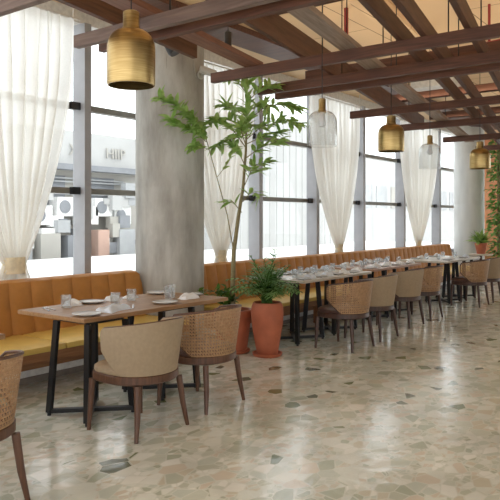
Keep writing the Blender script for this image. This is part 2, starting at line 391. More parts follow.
# ------------------------------------------------------------------ ceiling timbers
ordn = ['nearest', 'second', 'third', 'fourth', 'fifth', 'sixth', 'seventh', 'eighth', 'ninth', 'tenth', 'eleventh', 'twelfth']
M_comb = mat_wood('combed_plank', (.12, .075, .06), (.22, .15, .12), .6, 1, 1)
CB = [(2.57, .10, M_comb), (3.45, .10, M_comb), (3.66, .10, M_beam), (5.18, .10, M_beam), (6.00, .10, M_beam), (6.34, .10, M_beam), (8.18, .10, M_beam), (9.80, .10, M_beam), (11.75, .10, M_beam), (13.6, .10, M_beam)]
for i, (x, h, m) in enumerate(CB):
    bm = B(); y1 = 4.36 if i not in (2,) else 4.30
    box2(bm, (-.03, -.8, 0), (.03, y1, h), .004)
    col = ('grey brown combed' if m is M_comb else 'dark brown')
    b_ = obj('crossbeam', bm, m, None, False, (x, 0, 2.95-h))
    tag(b_, '%s timber crossbeam under the joists, %s from the camera' % (col, ordn[i]), 'beam', 'pergola crossbeams')
for i, x in enumerate((2.9, 4.55, 6.95, 9.05, 11.0)):
    bm = B(); box2(bm, (-.035, -.8, 0), (.035, 4.32, .11), .004)
    tag(obj('upper_crossbeam', bm, M_beam, None, False, (x, 0, 3.175)), 'dark timber crossbeam lying above the joists, %s from the camera' % ordn[i], 'beam', 'upper crossbeams')
SL = .19; ANG = math.atan(SL)
JO = [(3.97, .05, .16, M_joist, 1.6, 4.6), (3.62, .17, .05, M_red, 1.4, 5.25), (3.03, .045, .22, M_joist, 1.0, 10.6), (2.55, .17, .05, M_pale, 1.0, 12.8),
      (2.07, .05, .15, M_joist, 1.0, 13.8), (1.86, .05, .15, M_joist, 1.0, 13.8), (1.50, .05, .15, M_joist, 1.0, 13.8), (1.10, .05, .15, M_joist, 1.0, 13.8), (.85, .05, .15, M_joist, 1.0, 13.8), (.6, .05, .15, M_joist, 1.0, 13.8), (.2, .05, .15, M_joist, 1.0, 13.8)]
for i, (y0, wd, h, m, xa, xb) in enumerate(JO):
    L = (xb-xa)/math.cos(ANG)
    bm = B(); box2(bm, (0, -wd/2, 0), (L, wd/2, h), .004)
    o = obj('ceiling_joist', bm, m, None, False, (xa, y0+SL*(xa-4), 2.951)); o.rotation_euler = (0, 0, ANG)
    kind = {id(M_joist): 'dark narrow', id(M_red): 'flat reddish', id(M_pale): 'flat pale weathered'}[id(m)]
    tag(o, '%s timber joist lying over the crossbeams, %s from the windows' % (kind, ordn[i] if i else 'closest'), 'joist', 'pergola joists')
# suspension rods: from the ceiling to the crossbeams
RODS = [(5.18, 3.05), (5.18, 2.80), (5.18, 2.45), (5.18, 1.86+.02), (5.18, 1.62), (6.0, 3.3), (6.34, 2.85), (8.18, 3.75), (8.18, 3.5), (6.34, 2.2), (3.45, 3.3), (9.8, 3.6)]
for i, (x, y) in enumerate(RODS):
    bm = B(); cyl(bm, (0, 0, 2.952), (0, 0, 3.749), .006, 6)
    o = obj('suspension_rod', bm, M_dark, None, True, (x, y+.0, 0))
    k = sorted(-b for a, b in RODS if a == x).index(-y); bi = [c[0] for c in CB].index(x)
    tag(o, 'thin black rod from the %s crossbeam to the ceiling, %s from the windows' % (ordn[bi], ordn[k]), 'rod', 'suspension rods')

# ------------------------------------------------------------------ pendant lamps
def lamp_parts(t, dome, neck_mat, r, h, nh, glass, top):
    # dome from z=0 (rim) to h, then neck
    prof = [(r*.97, 0), (r, .012), (r, h*.66)]
    for k in range(1, 10):
        a = PI/2*k/9; prof.append((.045+(r-.045)*math.cos(a), h*.66+h*.34*math.sin(a)))
    inner = [(max(x-.006, .03), z-.004 if j > 2 else z) for j, (x, z) in enumerate(prof)][::-1]
    bm = B(); lathe(bm, prof+inner[:-1]+[(prof[0][0]-.006, 0), prof[0]] if not glass else prof, 48)
    sh = obj('lamp_shade', bm, dome, t)
    cr = .036 if glass else .054
    bm = B(); lathe(bm, [(0, h-.005), (cr, h-.012), (cr, h+.01), (cr-.004, h+.02), (cr-.004, h+nh-.01), (cr*.65, h+nh), (0, h+nh)], 32)
    obj('lamp_cap', bm, neck_mat, t)
    bm = B(); cyl(bm, (0, 0, h+nh), (0, 0, top), .004, 8); obj('cord', bm, M_dark, t)
    bm = B(); lathe(bm, [(0, h*.55), (.025, h*.57), (.035, h*.66), (.025, h*.8), (.018, h-.006), (0, h-.006)], 20)
    obj('bulb', bm, M_plate if glass else M_white, t)
def lamp(x, y, z, r, h, nh, glass, label):
    t = thing('pendant_lamp', label, 'lamp', (x, y, z), 0, 'bell pendant lamps')
    lamp_parts(t, M_glass if glass else M_brass, M_brass, r, h, nh, glass, 3.749-z)
lamp(2.79, 3.0, 2.27, .147, .345, .115, False, 'large brass bell pendant lamp hanging nearest the camera')
lamp(5.09, 3.0, 2.10, .134, .315, .115, True, 'clear glass bell pendant lamp, the nearer of the two, right of the tall tree')
lamp(6.54, 3.0, 2.175, .139, .29, .095, False, 'brass bell pendant lamp hanging between the two glass ones')
lamp(7.64, 3.0, 2.06, .131, .30, .10, True, 'clear glass bell pendant lamp, the farther of the two, before the last curtain')
lamp(9.54, 3.0, 2.175, .143, .29, .10, False, 'brass bell pendant lamp farthest away, in front of the far column')

# ------------------------------------------------------------------ curtains
def curtain(xc, wtop, xt, wt, ztop, zt, label, skew=0, y=5.64, folds=12):
    t = thing('sheer_curtain', label, 'curtain', (xc, y, 0), 0, 'sheer tied back curtains')
    bm = B(); nu, nv = folds*14, 44; grid = []
    for j in range(nv+1):
        v = j/nv; z = ztop+(.45-ztop)*v
        if z > zt: q = (ztop-z)/(ztop-zt); k = q**2.0
        else: k = 1-.35*min(1, (zt-z)/.3)*.6
        wid = wtop+(wt-wtop)*k; cx = (xt-xc)*k
        row = []
        for i in range(nu+1):
            u = i/nu; amp = .058*(1-.6*k)*min(1, .35+v*3)
            ph = 2*PI*folds*u+.5*math.sin(5*u*PI)
            row.append(bm.verts.new((cx+(u-.5)*wid+.01*math.sin(ph*2+v*3)*(1-k), amp*math.sin(ph)+.012*math.sin(ph*2.3+4*v), z)))
        grid.append(row)
    for a, d in zip(grid, grid[1:]):
        for i in range(nu): bm.faces.new((a[i], a[i+1], d[i+1], d[i]))
    obj('drape', bm, M_sheer, t)
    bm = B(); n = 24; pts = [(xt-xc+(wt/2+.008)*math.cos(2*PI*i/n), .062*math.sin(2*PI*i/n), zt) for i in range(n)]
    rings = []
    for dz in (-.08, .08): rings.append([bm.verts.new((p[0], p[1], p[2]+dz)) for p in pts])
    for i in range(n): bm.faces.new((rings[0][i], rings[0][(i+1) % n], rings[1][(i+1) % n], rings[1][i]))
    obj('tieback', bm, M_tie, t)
    bm = B(); cyl(bm, (-wtop/2-.08, 0, ztop+.012), (wtop/2+.08, 0, ztop+.012), .012); [cyl(bm, (q, 0, ztop+.02), (q, 0, 3.749), .008, 8) for q in (-wtop/2, wtop/2)]; obj('curtain_rail', bm, M_white, t)
curtain(3.55, 1.75, 3.72, .22, 3.56, 1.0, 'wide white sheer curtain tied back at the far left')
curtain(6.85, 1.6, 6.88, .15, 3.50, .95, 'white sheer curtain tied back behind the tall tree, right of the concrete column')
curtain(10.05, 1.75, 10.15, .15, 3.50, .93, 'white sheer curtain tied back behind the nearer glass lamp')
curtain(13.8, 2.1, 13.7, .15, 3.50, .90, 'white sheer curtain tied back farthest right, behind the farther glass lamp')

# ------------------------------------------------------------------ tables
def table(x0, x1, y0, y1, bases, top_mat, label, bw=.215, bd=.215):
    t = thing('dining_table', label, 'table', ((x0+x1)/2, (y0+y1)/2, 0), 0, 'tables along the banquettes')
    ox, oy = (x0+x1)/2, (y0+y1)/2
    bm = B(); box2(bm, (x0-ox, y0-oy, .718), (x1-ox, y1-oy, .75), .004); obj('tabletop', bm, top_mat, t, False)
    for bx, by in bases:
        cx, cy = bx-ox, by-oy
        bm = B()
        for s in (1, -1):
            L = 2*math.hypot(bw, bd); box(bm, (cx, cy, .035+.0005*s), (L, .045, .03), math.atan2(bd*s, bw), .003)
        fr = obj('floor_bar', bm, M_black, t, False)
        bm = B(); box(bm, (cx, cy, .707), (2*bw*.78, 2*bd*.78, .02)); obj('mounting_plate', bm, M_black, t, False)
        for sx in (-1, 1):
            for sy in (-1, 1):
                a = Vector((cx+sx*bw, cy+sy*bd, .018)); d = Vector((cx+sx*bw*.82, cy+sy*bd*.82, .70))
                bm = B(); ax = (d-a); L = ax.length
                q = ax.to_track_quat('Z', 'Y').to_matrix().to_4x4() @ Matrix.Rotation(math.atan2(sy*bd, sx*bw), 4, 'Z')
                box(bm, (a+d)/2, (.028, .055, L), rot=q, bev=.003)
                lg = obj('leg', bm, M_black, t, False)
                bm = B(); cyl(bm, (a.x, a.y, 0), (a.x, a.y, .02), .014, 12); obj('foot_pad', bm, M_rubber, lg)
    return t
table(.72, 2.30, 3.58, 4.38, [(1.1, 3.82), (1.85, 3.82)], M_table, 'oak table cut off by the left edge, beside the cropped cane chair')
table(2.97, 4.58, 3.67, 4.46, [(3.2, 3.87), (3.99, 3.92)], M_table, 'long oak table on black X bases nearest the camera, before the concrete column')
table(6.29, 7.98, 3.94, 4.72, [(6.60, 4.27), (7.44, 4.27)], M_tpale, 'pale topped table just right of the tall terracotta palm pot', .28, .22)
table(8.30, 9.98, 4.06, 4.84, [(8.62, 4.36), (9.45, 4.36)], M_tred, 'reddish topped table in the middle of the long banquette', .27, .22)
table(10.55, 12.3, 3.86, 4.68, [(11.2, 4.16), (12.0, 4.16)], M_tpale, 'pale topped table farthest away near the end of the banquette', .25, .2)

# ------------------------------------------------------------------ chairs
def shell_pt(th, v, off=0):
    rx, ry = .268+.036*v, .262+.03*v
    top = .775-.06*(abs(th)/math.radians(112))**1.6
    z = .412+(top-.412)*v
    return Vector(((rx-off)*math.sin(th), -(ry-off)*math.cos(th)-.005-.02*v, z))
def thmax(v): return math.radians(70+40*min(1, v/.5)**.9-(8*max(0, (v-.84)/.16)**2))
def make_chair(label, cane, wood, seatm):
    t = thing('dining_chair', label, 'chair', (0, 0, 0), 0, 'barrel back dining chairs')
    bm = B(); uvl = bm.loops.layers.uv.new('UVMap')
    nu, nv = 40, 14; th_in = .012 if cane else .032
    def grid(off):
        return [[bm.verts.new(shell_pt(thmax(j/nv)*(2*i/nu-1), j/nv, off)) for i in range(nu+1)] for j in range(nv+1)]
    G = grid(0); H_ = grid(th_in)
    def uvf(i, j): v = j/nv; return (thmax(v)*(2*i/nu-1)*.27, v*.3)
    def face(vs_, ij):
        f = bm.faces.new(vs_)
        for l, (i, j) in zip(f.loops, ij): l[uvl].uv = uvf(i, j)
    for j in range(nv):
        for i in range(nu):
            face((G[j][i], G[j][i+1], G[j+1][i+1], G[j+1][i]), ((i, j), (i+1, j), (i+1, j+1), (i, j+1)))
            if not cane: face((H_[j][i+1], H_[j][i], H_[j+1][i], H_[j+1][i+1]), ((i+1, j), (i, j), (i, j+1), (i+1, j+1)))
    if not cane:
        for i in range(nu):
            for j, fl in ((0, 1), (nv, 0)):
                q = (G[j][i], H_[j][i], H_[j][i+1], G[j][i+1]); face(q if fl else q[::-1], ((i, j), (i, j), (i+1, j), (i+1, j)))
        for j in range(nv):
            for i in (0, nu): face((G[j][i], H_[j][i], H_[j+1][i], G[j+1][i]) if i else (G[j+1][i], H_[j+1][i], H_[j][i], G[j][i]), ((i, j), (i, j), (i, j+1), (i, j+1)))
    else:
        for v_ in [v for r_ in H_ for v in r_]: bm.verts.remove(v_)
    obj('backrest', bm, M_cane if cane else M_beige, t)
    pts = [shell_pt(-thmax(j/nv), j/nv, th_in/2) for j in range(nv+1)] + [shell_pt(thmax(1)*(2*i/nu-1), 1, th_in/2) for i in range(1, nu)] + [shell_pt(thmax(j/nv), j/nv, th_in/2) for j in range(nv, -1, -1)]
    bm = B(); tube(bm, pts, .009 if cane else .007, 8); obj('back_trim', bm, wood, t)
    # seat ring and cushion: round behind, squarer in front
    def outline(g, n=48):
        o = []
        for k in range(n):
            a = 2*PI*k/n; c_, s_ = math.cos(a), math.sin(a)
            e = .62 if s_ > 0 else .92
            o.append((math.copysign(abs(c_)**e, c_)*(.272+g), math.copysign(abs(s_)**e, s_)*((.278 if s_ > 0 else .265)+g)))
        return o
    def slab(lv):
        bm = B(); rings = []
        for g, z in lv: rings.append([bm.verts.new((x, y, z)) for x, y in outline(g)])
        n = len(rings[0])
        for a, d in zip(rings, rings[1:]):
            for i in range(n): bm.faces.new((a[i], a[(i+1) % n], d[(i+1) % n], d[i]))
        bm.faces.new(rings[0][::-1]); bm.faces.new(rings[-1]); return bm
    obj('seat_rail', slab([(-.02, .35), (-.008, .352), (0, .36), (0, .406), (-.006, .411), (-.012, .412)]), wood, t)
    obj('seat', slab([(-.014, .412), (-.008, .422), (-.010, .444), (-.025, .456), (-.055, .462)]), seatm, t)
    for sx in (-1, 1):
        for sy in (-1, 1):
            ty = -.195 if sy < 0 else .226
            bm = B(); tube(bm, [(sx*(.20 if sy < 0 else .222), ty, .352), (sx*(.217 if sy < 0 else .232), ty*.45+sy*.235*.55, .16), (sx*.245, sy*.235, 0)], [.023, .020, .0135], 10); obj('leg', bm, wood, t)
    return t
ch_b = make_chair('beige upholstered barrel chair at the near oak table, the chair shown largest', False, M_walnut, M_beige)
ch_b.location = (3.19, 3.355, 0)
ch_c = make_chair('cane backed barrel chair right of the large beige chair, in front of the tree pot', True, M_walnut, M_seatD)
ch_c.location = (3.92, 3.41, 0); ch_c.rotation_euler = (0, 0, .05)
G_ = 'barrel back dining chairs'
dup(ch_c, (1.77, 3.17, 0), .0, 'cane backed barrel chair cropped by the left edge of the photo', G_)
ch_bd = make_chair('beige upholstered barrel chair directly right of the cane chair beside the palm pot', False, M_dwal, M_seatD)
ch_bd.location = (7.33, 3.62, 0)
ch_cd = make_chair('cane backed barrel chair just right of the terracotta palm pot', True, M_dwal, M_seatD)
ch_cd.location = (6.58, 3.58, 0); ch_cd.rotation_euler = (0, 0, -.03)
dup(ch_bd, (8.43, 3.73, 0), .0, 'beige upholstered barrel chair at the left of the reddish table', G_)
dup(ch_cd, (9.2, 3.75, 0), .03, 'cane backed barrel chair at the right of the reddish table', G_)
dup(ch_cd, (11.05, 3.64, 0), 0, 'cane backed barrel chair at the farthest pale table', G_)
dup(ch_bd, (11.83, 3.65, 0), 0, 'beige upholstered barrel chair cut by the right edge at the farthest table', G_)

# ------------------------------------------------------------------ tableware
def mk_glass(x, y, label, group, r=.036, h=.095):
    bm = B(); lathe(bm, [(0, 0), (r*.86, 0), (r*.9, .004), (r, h), (r-.002, h), (r*.88-.002, .012), (0, .010)], 24)
    return tag(obj('water_tumbler', bm, M_glass, None, True, (x, y, .7505)), label, 'glass', group)
def mk_plate(x, y, label, group, r=.105, dark=False):
    t = thing('side_plate', label, 'plate', (x, y, .7505), 0, group)
    bm = B(); lathe(bm, [(0, 0), (r*.55, 0), (r*.6, .004), (r*.97, .014), (r, .017), (r*.96, .018), (r*.62, .009), (0, .008)], 36)
    obj('dish', bm, M_plate, t)
    bm = B(); lathe(bm, [(r*.985, .0155), (r*1.012, .0165), (r*1.012, .019), (r*.96, .0195)], 36); obj('rim', bm, M_plateD if dark else M_plate, t)
    return t
def mk_nap(x, y, rz, label, group, mat, l=.22, wd=.10, z=.7505, h=.028):
    bm = B(); nu, nv = 22, 12; rr = random.Random(int(x*1000+y*77)); a, b_, c_ = rr.uniform(0, 6), rr.uniform(0, 6), rr.uniform(.8, 1.3)
    top, bot = [], []
    for j in range(nv+1):
        v = j/nv-.5; rt, rb = [], []
        for i in range(nu+1):
            u = i/nu-.5; e = max(0, 1-(2*abs(v))**4)*max(0, 1-(2*abs(u))**8)
            z_ = h*e**.5*(.62+.25*math.sin(9*v*c_+2*u+a)+.13*math.sin(11*u+b_+5*v))
            px, py = u*l*(1+.08*math.sin(7*v+b_)), v*wd*(1+.22*math.sin(5*u+a))
            rt.append(bm.verts.new((px, py, max(.003, z_+.004)))); rb.append(bm.verts.new((px, py, 0)))
        top.append(rt); bot.append(rb)
    for j in range(nv):
        for i in range(nu):
            bm.faces.new((top[j][i], top[j][i+1], top[j+1][i+1], top[j+1][i])); bm.faces.new((bot[j][i+1], bot[j][i], bot[j+1][i], bot[j+1][i+1]))
    for i in range(nu):
        bm.faces.new((bot[0][i], bot[0][i+1], top[0][i+1], top[0][i])); bm.faces.new((bot[nv][i+1], bot[nv][i], top[nv][i], top[nv][i+1]))
    for j in range(nv):
        bm.faces.new((bot[j+1][0], bot[j][0], top[j][0], top[j+1][0])); bm.faces.new((bot[j][nu], bot[j+1][nu], top[j+1][nu], top[j][nu]))
    o = tag(obj('folded_napkin', bm, mat, None, True, (x, y, z)), label, 'napkin', group); o.rotation_euler = (0, 0, rz); return o
def mk_knife(x, y, rz, label, group):
    bm = B(); box(bm, (-.055, 0, .005), (.10, .013, .007), bev=.002)
    ps = [(-.005, -.006), (-.005, .006), (.08, .010), (.108, .003), (.112, -.004), (.1, -.006)]
    a = [bm.verts.new((p[0], p[1], .0035)) for p in ps]; d = [bm.verts.new((p[0], p[1], .006)) for p in ps]
    bm.faces.new(a[::-1]) ; bm.faces.new(d)
    for i in range(6): bm.faces.new((a[i], a[(i+1) % 6], d[(i+1) % 6], d[i]))
    o = tag(obj('table_knife', bm, M_steel, None, False, (x, y, .749)), label, 'knife', group); o.rotation_euler = (0, 0, rz)
def mk_fork(x, y, rz, label, group):
    bm = B(); tube(bm, [(-.1, 0, .0035), (-.03, 0, .004), (.03, 0, .008), (.05, 0, .006)], [.006, .004, .0028, .006], 6)
    for k in range(4): tube(bm, [(.05, (k-1.5)*.005, .006), (.075, (k-1.5)*.0058, .005), (.098, (k-1.5)*.0056, .010)], .0016, 5)
    o = tag(obj('table_fork', bm, M_steel, None, True, (x, y, .7485)), label, 'fork', group); o.rotation_euler = (0, 0, rz)
gg = ('tumblers on the near table', 'plates on the near table', 'napkins on the near table', 'cutlery on the near table')
mk_glass(3.27, 4.26, 'clear tumbler at the left end of the near oak table', gg[0], .042, .10)
mk_glass(3.62, 4.08, 'clear tumbler in the middle of the near oak table, left one of the pair', gg[0], .042, .10)
mk_glass(3.88, 4.17, 'clear tumbler in the middle of the near oak table, right one of the pair', gg[0], .042, .10)
mk_glass(4.13, 3.98, 'clear tumbler at the right part of the near oak table, left one of two touching', gg[0], .034, .12)
mk_glass(4.23, 4.03, 'clear tumbler at the right part of the near oak table, right one of two touching', gg[0], .034, .12)
mk_plate(3.58, 4.33, 'dark rimmed plate on the window side of the near oak table', gg[1], .11, True)
mk_plate(3.10, 3.80, 'white plate at the near left corner of the oak table', gg[1])
mk_plate(4.40, 4.36, 'white plate by the column side edge of the near oak table', gg[1], .11)
mk_plate(3.93, 3.82, 'white plate on the aisle edge above the large beige chair', gg[1])
mk_plate(4.49, 4.0, 'small dark rimmed plate at the right end of the near oak table', gg[1], .08, True)
mk_nap(3.39, 4.33, .1, 'white napkin right of the leftmost tumbler on the near table', gg[2], M_napW, .13, .12, h=.05)
mk_nap(3.38, 3.83, .25, 'pale blue napkin beside the near left corner plate', gg[2], M_nap, .27, .13, h=.045)
mk_nap(3.80, 4.315, .1, 'white napkin behind the middle tumblers of the near table', gg[2], M_napW, .15, .11, h=.05)
mk_nap(4.29, 3.89, .1, 'white napkin right of the touching tumblers on the near table', gg[2], M_napW, .19, .12, h=.05)
mk_nap(4.02, 4.33, .1, 'white napkin at the window edge between plate and middle tumblers', gg[2], M_napW, .14, .1, h=.03)
mk_knife(3.15, 4.3, 1.3, 'steel knife at the left end of the near table by the window side', gg[3])
mk_fork(3.10, 4.28, 1.2, 'steel fork left of the leftmost tumbler on the near table', gg[3])
mk_fork(3.56, 3.88, .8, 'steel fork right of the pale blue napkin', gg[3])
mk_knife(3.61, 3.86, .8, 'steel knife right of the pale blue napkin', gg[3])
def settings(x0, x1, y0, y1, nm, n=4):
    ol = ['leftmost', 'second from left', 'third from left', 'rightmost']
    for side, yy, s in (('aisle', y0, 1), ('window', y1, -1)):
        for k in range(n):
            x = x0+(x1-x0)*(k+.5)/n; q = '%s, %s side, %s' % (ol[k] if k < n-1 else 'rightmost', side, nm)
            mk_plate(x-.075, yy+s*.13, 'white plate '+q, 'plates on the '+nm, .09, R.random() < .2)
            mk_nap(x+.10, yy+s*(.13+R.uniform(0, .03)), R.uniform(-.1, .25), 'folded napkin '+q, 'napkins on the '+nm, M_nap if R.random() < .4 else M_napW, .17, .12, h=.06)
            mk_glass(x+.02+R.uniform(-.05, .05), yy+s*.30, 'clear tumbler '+q, 'tumblers on the '+nm, .036, .10)
            mk_fork(x-.185, yy+s*.14, PI/2, 'steel fork '+q, 'forks on the '+nm)
settings(6.33, 7.95, 3.94, 4.72, 'table right of the palm pot')
settings(8.34, 9.95, 4.06, 4.84, 'reddish middle table')
settings(10.6, 12.2, 3.86, 4.68, 'farthest pale table', 2)

# ------------------------------------------------------------------ plants
def leaf(bm, p, d, L, wd, droop=.5, n=4, roll=None):
    p = Vector(p); d = Vector(d).normalized()
    side = d.cross(Vector((0, 0, 1)))
    if side.length < .1: side = Vector((1, 0, 0))
    side.normalize()
    if roll is None: roll = R.uniform(-.7, .7)
    side = Matrix.Rotation(roll, 3, d) @ side
    rows = []; q = p.copy(); dd = d.copy()
    for k in range(n+1):
        t = k/n; wv = wd*math.sin(PI*min(1, (t*.92+.05))**.8)*.5 if k < n else .0015
        up = side.cross(dd).normalized()
        rows.append([bm.verts.new(q-side*wv+up*wv*.25), bm.verts.new(q), bm.verts.new(q+side*wv+up*wv*.25)])
        q = q+dd*(L/n); dd = (dd+Vector((0, 0, -droop/n))).normalized()
    for a, c in zip(rows, rows[1:]):
        bm.faces.new((a[0], a[1], c[1], c[0])); bm.faces.new((a[1], a[2], c[2], c[1]))
RT = Vector((sn, -cs, 0)); FW = Vector((cs, sn, 0))        # across and along the aisle view
def pot(name, label, x, y, prof, rim, saucer, soil_z, soil_r):
    t = thing(name, label, 'pot', (x, y, 0), 0)
    bm = B(); lathe(bm, prof, 48); obj('body', bm, M_terra, t)
    if rim: bm = B(); lathe(bm, rim, 48); obj('rim', bm, M_terra, t)
    if saucer: bm = B(); lathe(bm, saucer, 40); obj('saucer', bm, M_terra, t)
    bm = B(); lathe(bm, [(0, soil_z-.03), (soil_r, soil_z-.03), (soil_r, soil_z), (0, soil_z+.01)], 32); obj('soil', bm, M_soil, t)
    return t
# tall terracotta pot with the palm
pot('terracotta_planter', 'tall bulging terracotta pot on a saucer holding the palm', 5.68, 4.02,
    [(0, .02), (.105, .02), (.112, .03), (.138, .17), (.165, .33), (.174, .44), (.168, .52), (.152, .565), (.142, .57), (.145, .55), (.150, .50), (0, .49)], None,
    [(0, 0), (.14, 0), (.155, .012), (.162, .036), (.150, .036), (.142, .019), (0, .018)], .545, .143)
t = thing('potted_palm', 'bushy dark green palm growing in the tall terracotta pot', 'plant', (5.68, 4.02, .556))
bm = B(); bs = B()
for i in range(78):
    a = R.uniform(0, 2*PI); el = R.uniform(.15, 1.3); L = R.uniform(.24, .46)*(1.0 if el < 1.1 else 1.15)
    d = Vector((math.cos(a)*math.cos(el), math.sin(a)*math.cos(el), math.sin(el)))
    p = Vector((R.uniform(-.05, .05), R.uniform(-.05, .05), 0)); pts = [p.copy()]
    dd = Vector((d.x*.4, d.y*.4, 1)).normalized()
    for k in range(9):
        p = p+dd*(L/8); dd = (dd*.78+d*.22+Vector((0, 0, -.075*k*(1.2-el*.5)*.6))).normalized(); pts.append(p.copy())
        if k > 1:
            sd = dd.cross(Vector((0, 0, 1))).normalized()
            ll = .10*(1-abs(k-5)/7)
            for s in (-1, 1):
                leaf(bm, p, dd*.6+sd*s+Vector((0, 0, .05)), ll*R.uniform(1.0, 1.4), .025, .5, 3, R.uniform(-.3, .3))
    tube(bs, pts, [.004]*len(pts), 5)
obj('foliage', bm, M_leafB, t); obj('stems', bs, M_leafD, t)
# tree pot
pot('terracotta_planter', 'thick rimmed terracotta pot behind the cane chair, holding the tall tree', 5.62, 4.44,
    [(0, 0), (.15, 0), (.155, .01), (.20, .36), (.20, .40), (.185, .40), (.17, .30), (0, .29)],
    [(.198, .385), (.218, .385), (.224, .40), (.224, .455), (.215, .465), (.188, .465), (.182, .45), (.182, .39)],
    [(.10, -.0), (.17, 0), (.185, .012), (.19, .03), (.158, .03), (.156, .012)], .43, .184)
TX = Vector((5.62, 4.44, 0))
def U(u, h, f=0): return TX+RT*u+FW*f+Vector((0, 0, h))
t = thing('potted_tree', 'tall slender leafy tree rising past the beams from the rimmed terracotta pot', 'plant', U(0, .44))
inv = -U(0, .44)
bm = B(); tr = [(0, .42, 0), (0, .75, 0), (.012, 1.1, .02), (.065, 1.5, .03), (.11, 1.77, .02), (.145, 2.2, 0), (.15, 2.6, -.03), (.145, 2.94, -.05)]
P3 = [U(u, h, f)+inv for u, h, f in tr]
tube(bm, P3, [.030, .027, .024, .02, .017, .013, .010, .006], 10); obj('trunk', bm, M_bark, t)
bs = B(); bm = B()
def branch(pts, nl, L0, wd, rad=.006, spread=.9, start=.25, droop=.8):
    Q = [U(*p)+inv for p in pts]
    tube(bs, Q, [rad*(1-.6*i/(len(Q)-1)) for i in range(len(Q))], 6)
    for k in range(nl):
        s = start+(1-start)*(k+R.random()*.6)/nl; s = min(s, .999)*(len(Q)-1); i = int(s); p = Q[i].lerp(Q[i+1], s-i)
        dr = (Q[i+1]-Q[i]).normalized()
        a = R.uniform(0, 2*PI); rnd = Vector((math.cos(a), math.sin(a), R.uniform(-.5, .5)))
        leaf(bm, p, dr*.8+rnd*spread+Vector((0, 0, .12)), L0*R.uniform(.7, 1.25), wd*R.uniform(.8, 1.2), droop)
branch([(.012, 1.08, .01), (-.06, 1.5, -.03), (-.17, 1.9, -.06), (-.28, 2.3, -.1), (-.42, 2.52, -.14), (-.6, 2.66, -.18), (-.78, 2.74, -.2)], 115, .135, .05, .007, .85, .50, .7)
branch([(-.28, 2.28, -.1), (-.40, 2.38, -.14), (-.54, 2.44, -.16), (-.68, 2.52, -.2)], 55, .14, .05, .005, .9, .2, .8)
branch([(-.26, 2.2, -.1), (-.36, 2.24, -.12), (-.46, 2.22, -.16)], 24, .14, .05, .004, .9, .2, .8)
branch([(-.28, 2.3, -.1), (-.35, 2.42, -.15), (-.42, 2.40, -.18)], 10, .14, .05, .004)
branch([(-.17, 1.9, -.06), (-.05, 2.05, -.1), (0, 2.2, -.1)], 9, .15, .05, .004)
for pts, nl in [
    ([(.15, 2.2, 0), (.0, 2.40, -.1), (-.2, 2.50, -.15)], 16), ([(.15, 2.3, 0), (.3, 2.45, .05), (.55, 2.52, .1), (.72, 2.48, .1)], 24),
    ([(.15, 2.5, 0), (.35, 2.65, -.1), (.52, 2.66, -.15), (.66, 2.6, -.15)], 20), ([(.15, 2.55, 0), (-.02, 2.66, .1), (-.12, 2.7, .15)], 13),
    ([(.15, 2.7, -.03), (.3, 2.86, 0), (.45, 2.88, 0)], 13), ([(.15, 2.8, -.04), (.05, 2.92, -.1), (-.05, 2.94, -.12)], 9),
    ([(.15, 2.1, 0), (.28, 2.2, -.1), (.48, 2.27, -.2)], 15), ([(.14, 2.0, 0), (.05, 2.2, .1), (-.05, 2.3, .15)], 13),
    ([(.14, 1.95, 0), (.25, 2.03, .1), (.36, 2.06, .12)], 9), ([(.15, 2.4, 0), (.2, 2.5, .3), (.25, 2.5, .4)], 13),
    ([(.15, 2.2, 0), (.1, 2.35, -.3), (.1, 2.38, -.4)], 13), ([(.15, 2.3, 0), (.16, 2.5, -.05), (.15, 2.92, -.05)], 26),
    ([(.15, 2.45, 0), (-.1, 2.52, -.05), (-.3, 2.46, -.1)], 15), ([(.15, 2.35, 0), (-.05, 2.3, .05), (-.22, 2.22, .1)], 13), ([(.15, 2.25, 0), (.35, 2.35, 0), (.5, 2.38, .05)], 14),
    ([(.13, 1.8, 0), (.2, 1.95, -.1), (.3, 1.95, -.15)], 6), ([(.15, 2.6, 0), (.28, 2.72, .2), (.4, 2.7, .3)], 11),
    ([(.11, 1.62, 0), (.2, 1.72, -.05), (.32, 1.68, -.08)], 5), ([(.10, 1.5, 0), (.0, 1.62, -.05), (-.08, 1.6, -.08)], 4)]:
    branch([(u*1.06 if u > .2 else u, h+.02, f) for u, h, f in pts], int(nl*1.95), .165, .047, droop=.5)
obj('branches', bs, M_bark, t); obj('foliage', bm, M_leafA, t)
# undergrowth in the tree pot
t = thing('undergrowth_plant', 'low dark leafy plant spilling left from the tree pot', 'plant', U(-.02, .44))
bm = B(); bs = B()
for i in range(16):
    a = R.uniform(0, 2*PI); d = Vector((math.cos(a), math.sin(a), 0))*.6+RT*-.5
    pts = [Vector((0, 0, -.005))+d*.05, d*.12+Vector((0, 0, R.uniform(.1, .22))), d*R.uniform(.2, .34)+Vector((0, 0, R.uniform(.0, .30)))]
    tube(bs, pts, .003, 5)
    for k in range(12):
        p = pts[0].lerp(pts[1], R.random()) if k < 3 else pts[1].lerp(pts[2], R.random())
        leaf(bm, p, (R.uniform(-1, 1), R.uniform(-1, 1), R.uniform(-.2, .6)), R.uniform(.06, .10), .04, .5, 3)
obj('foliage', bm, M_leafD, t); obj('stems', bs, M_leafD, t)
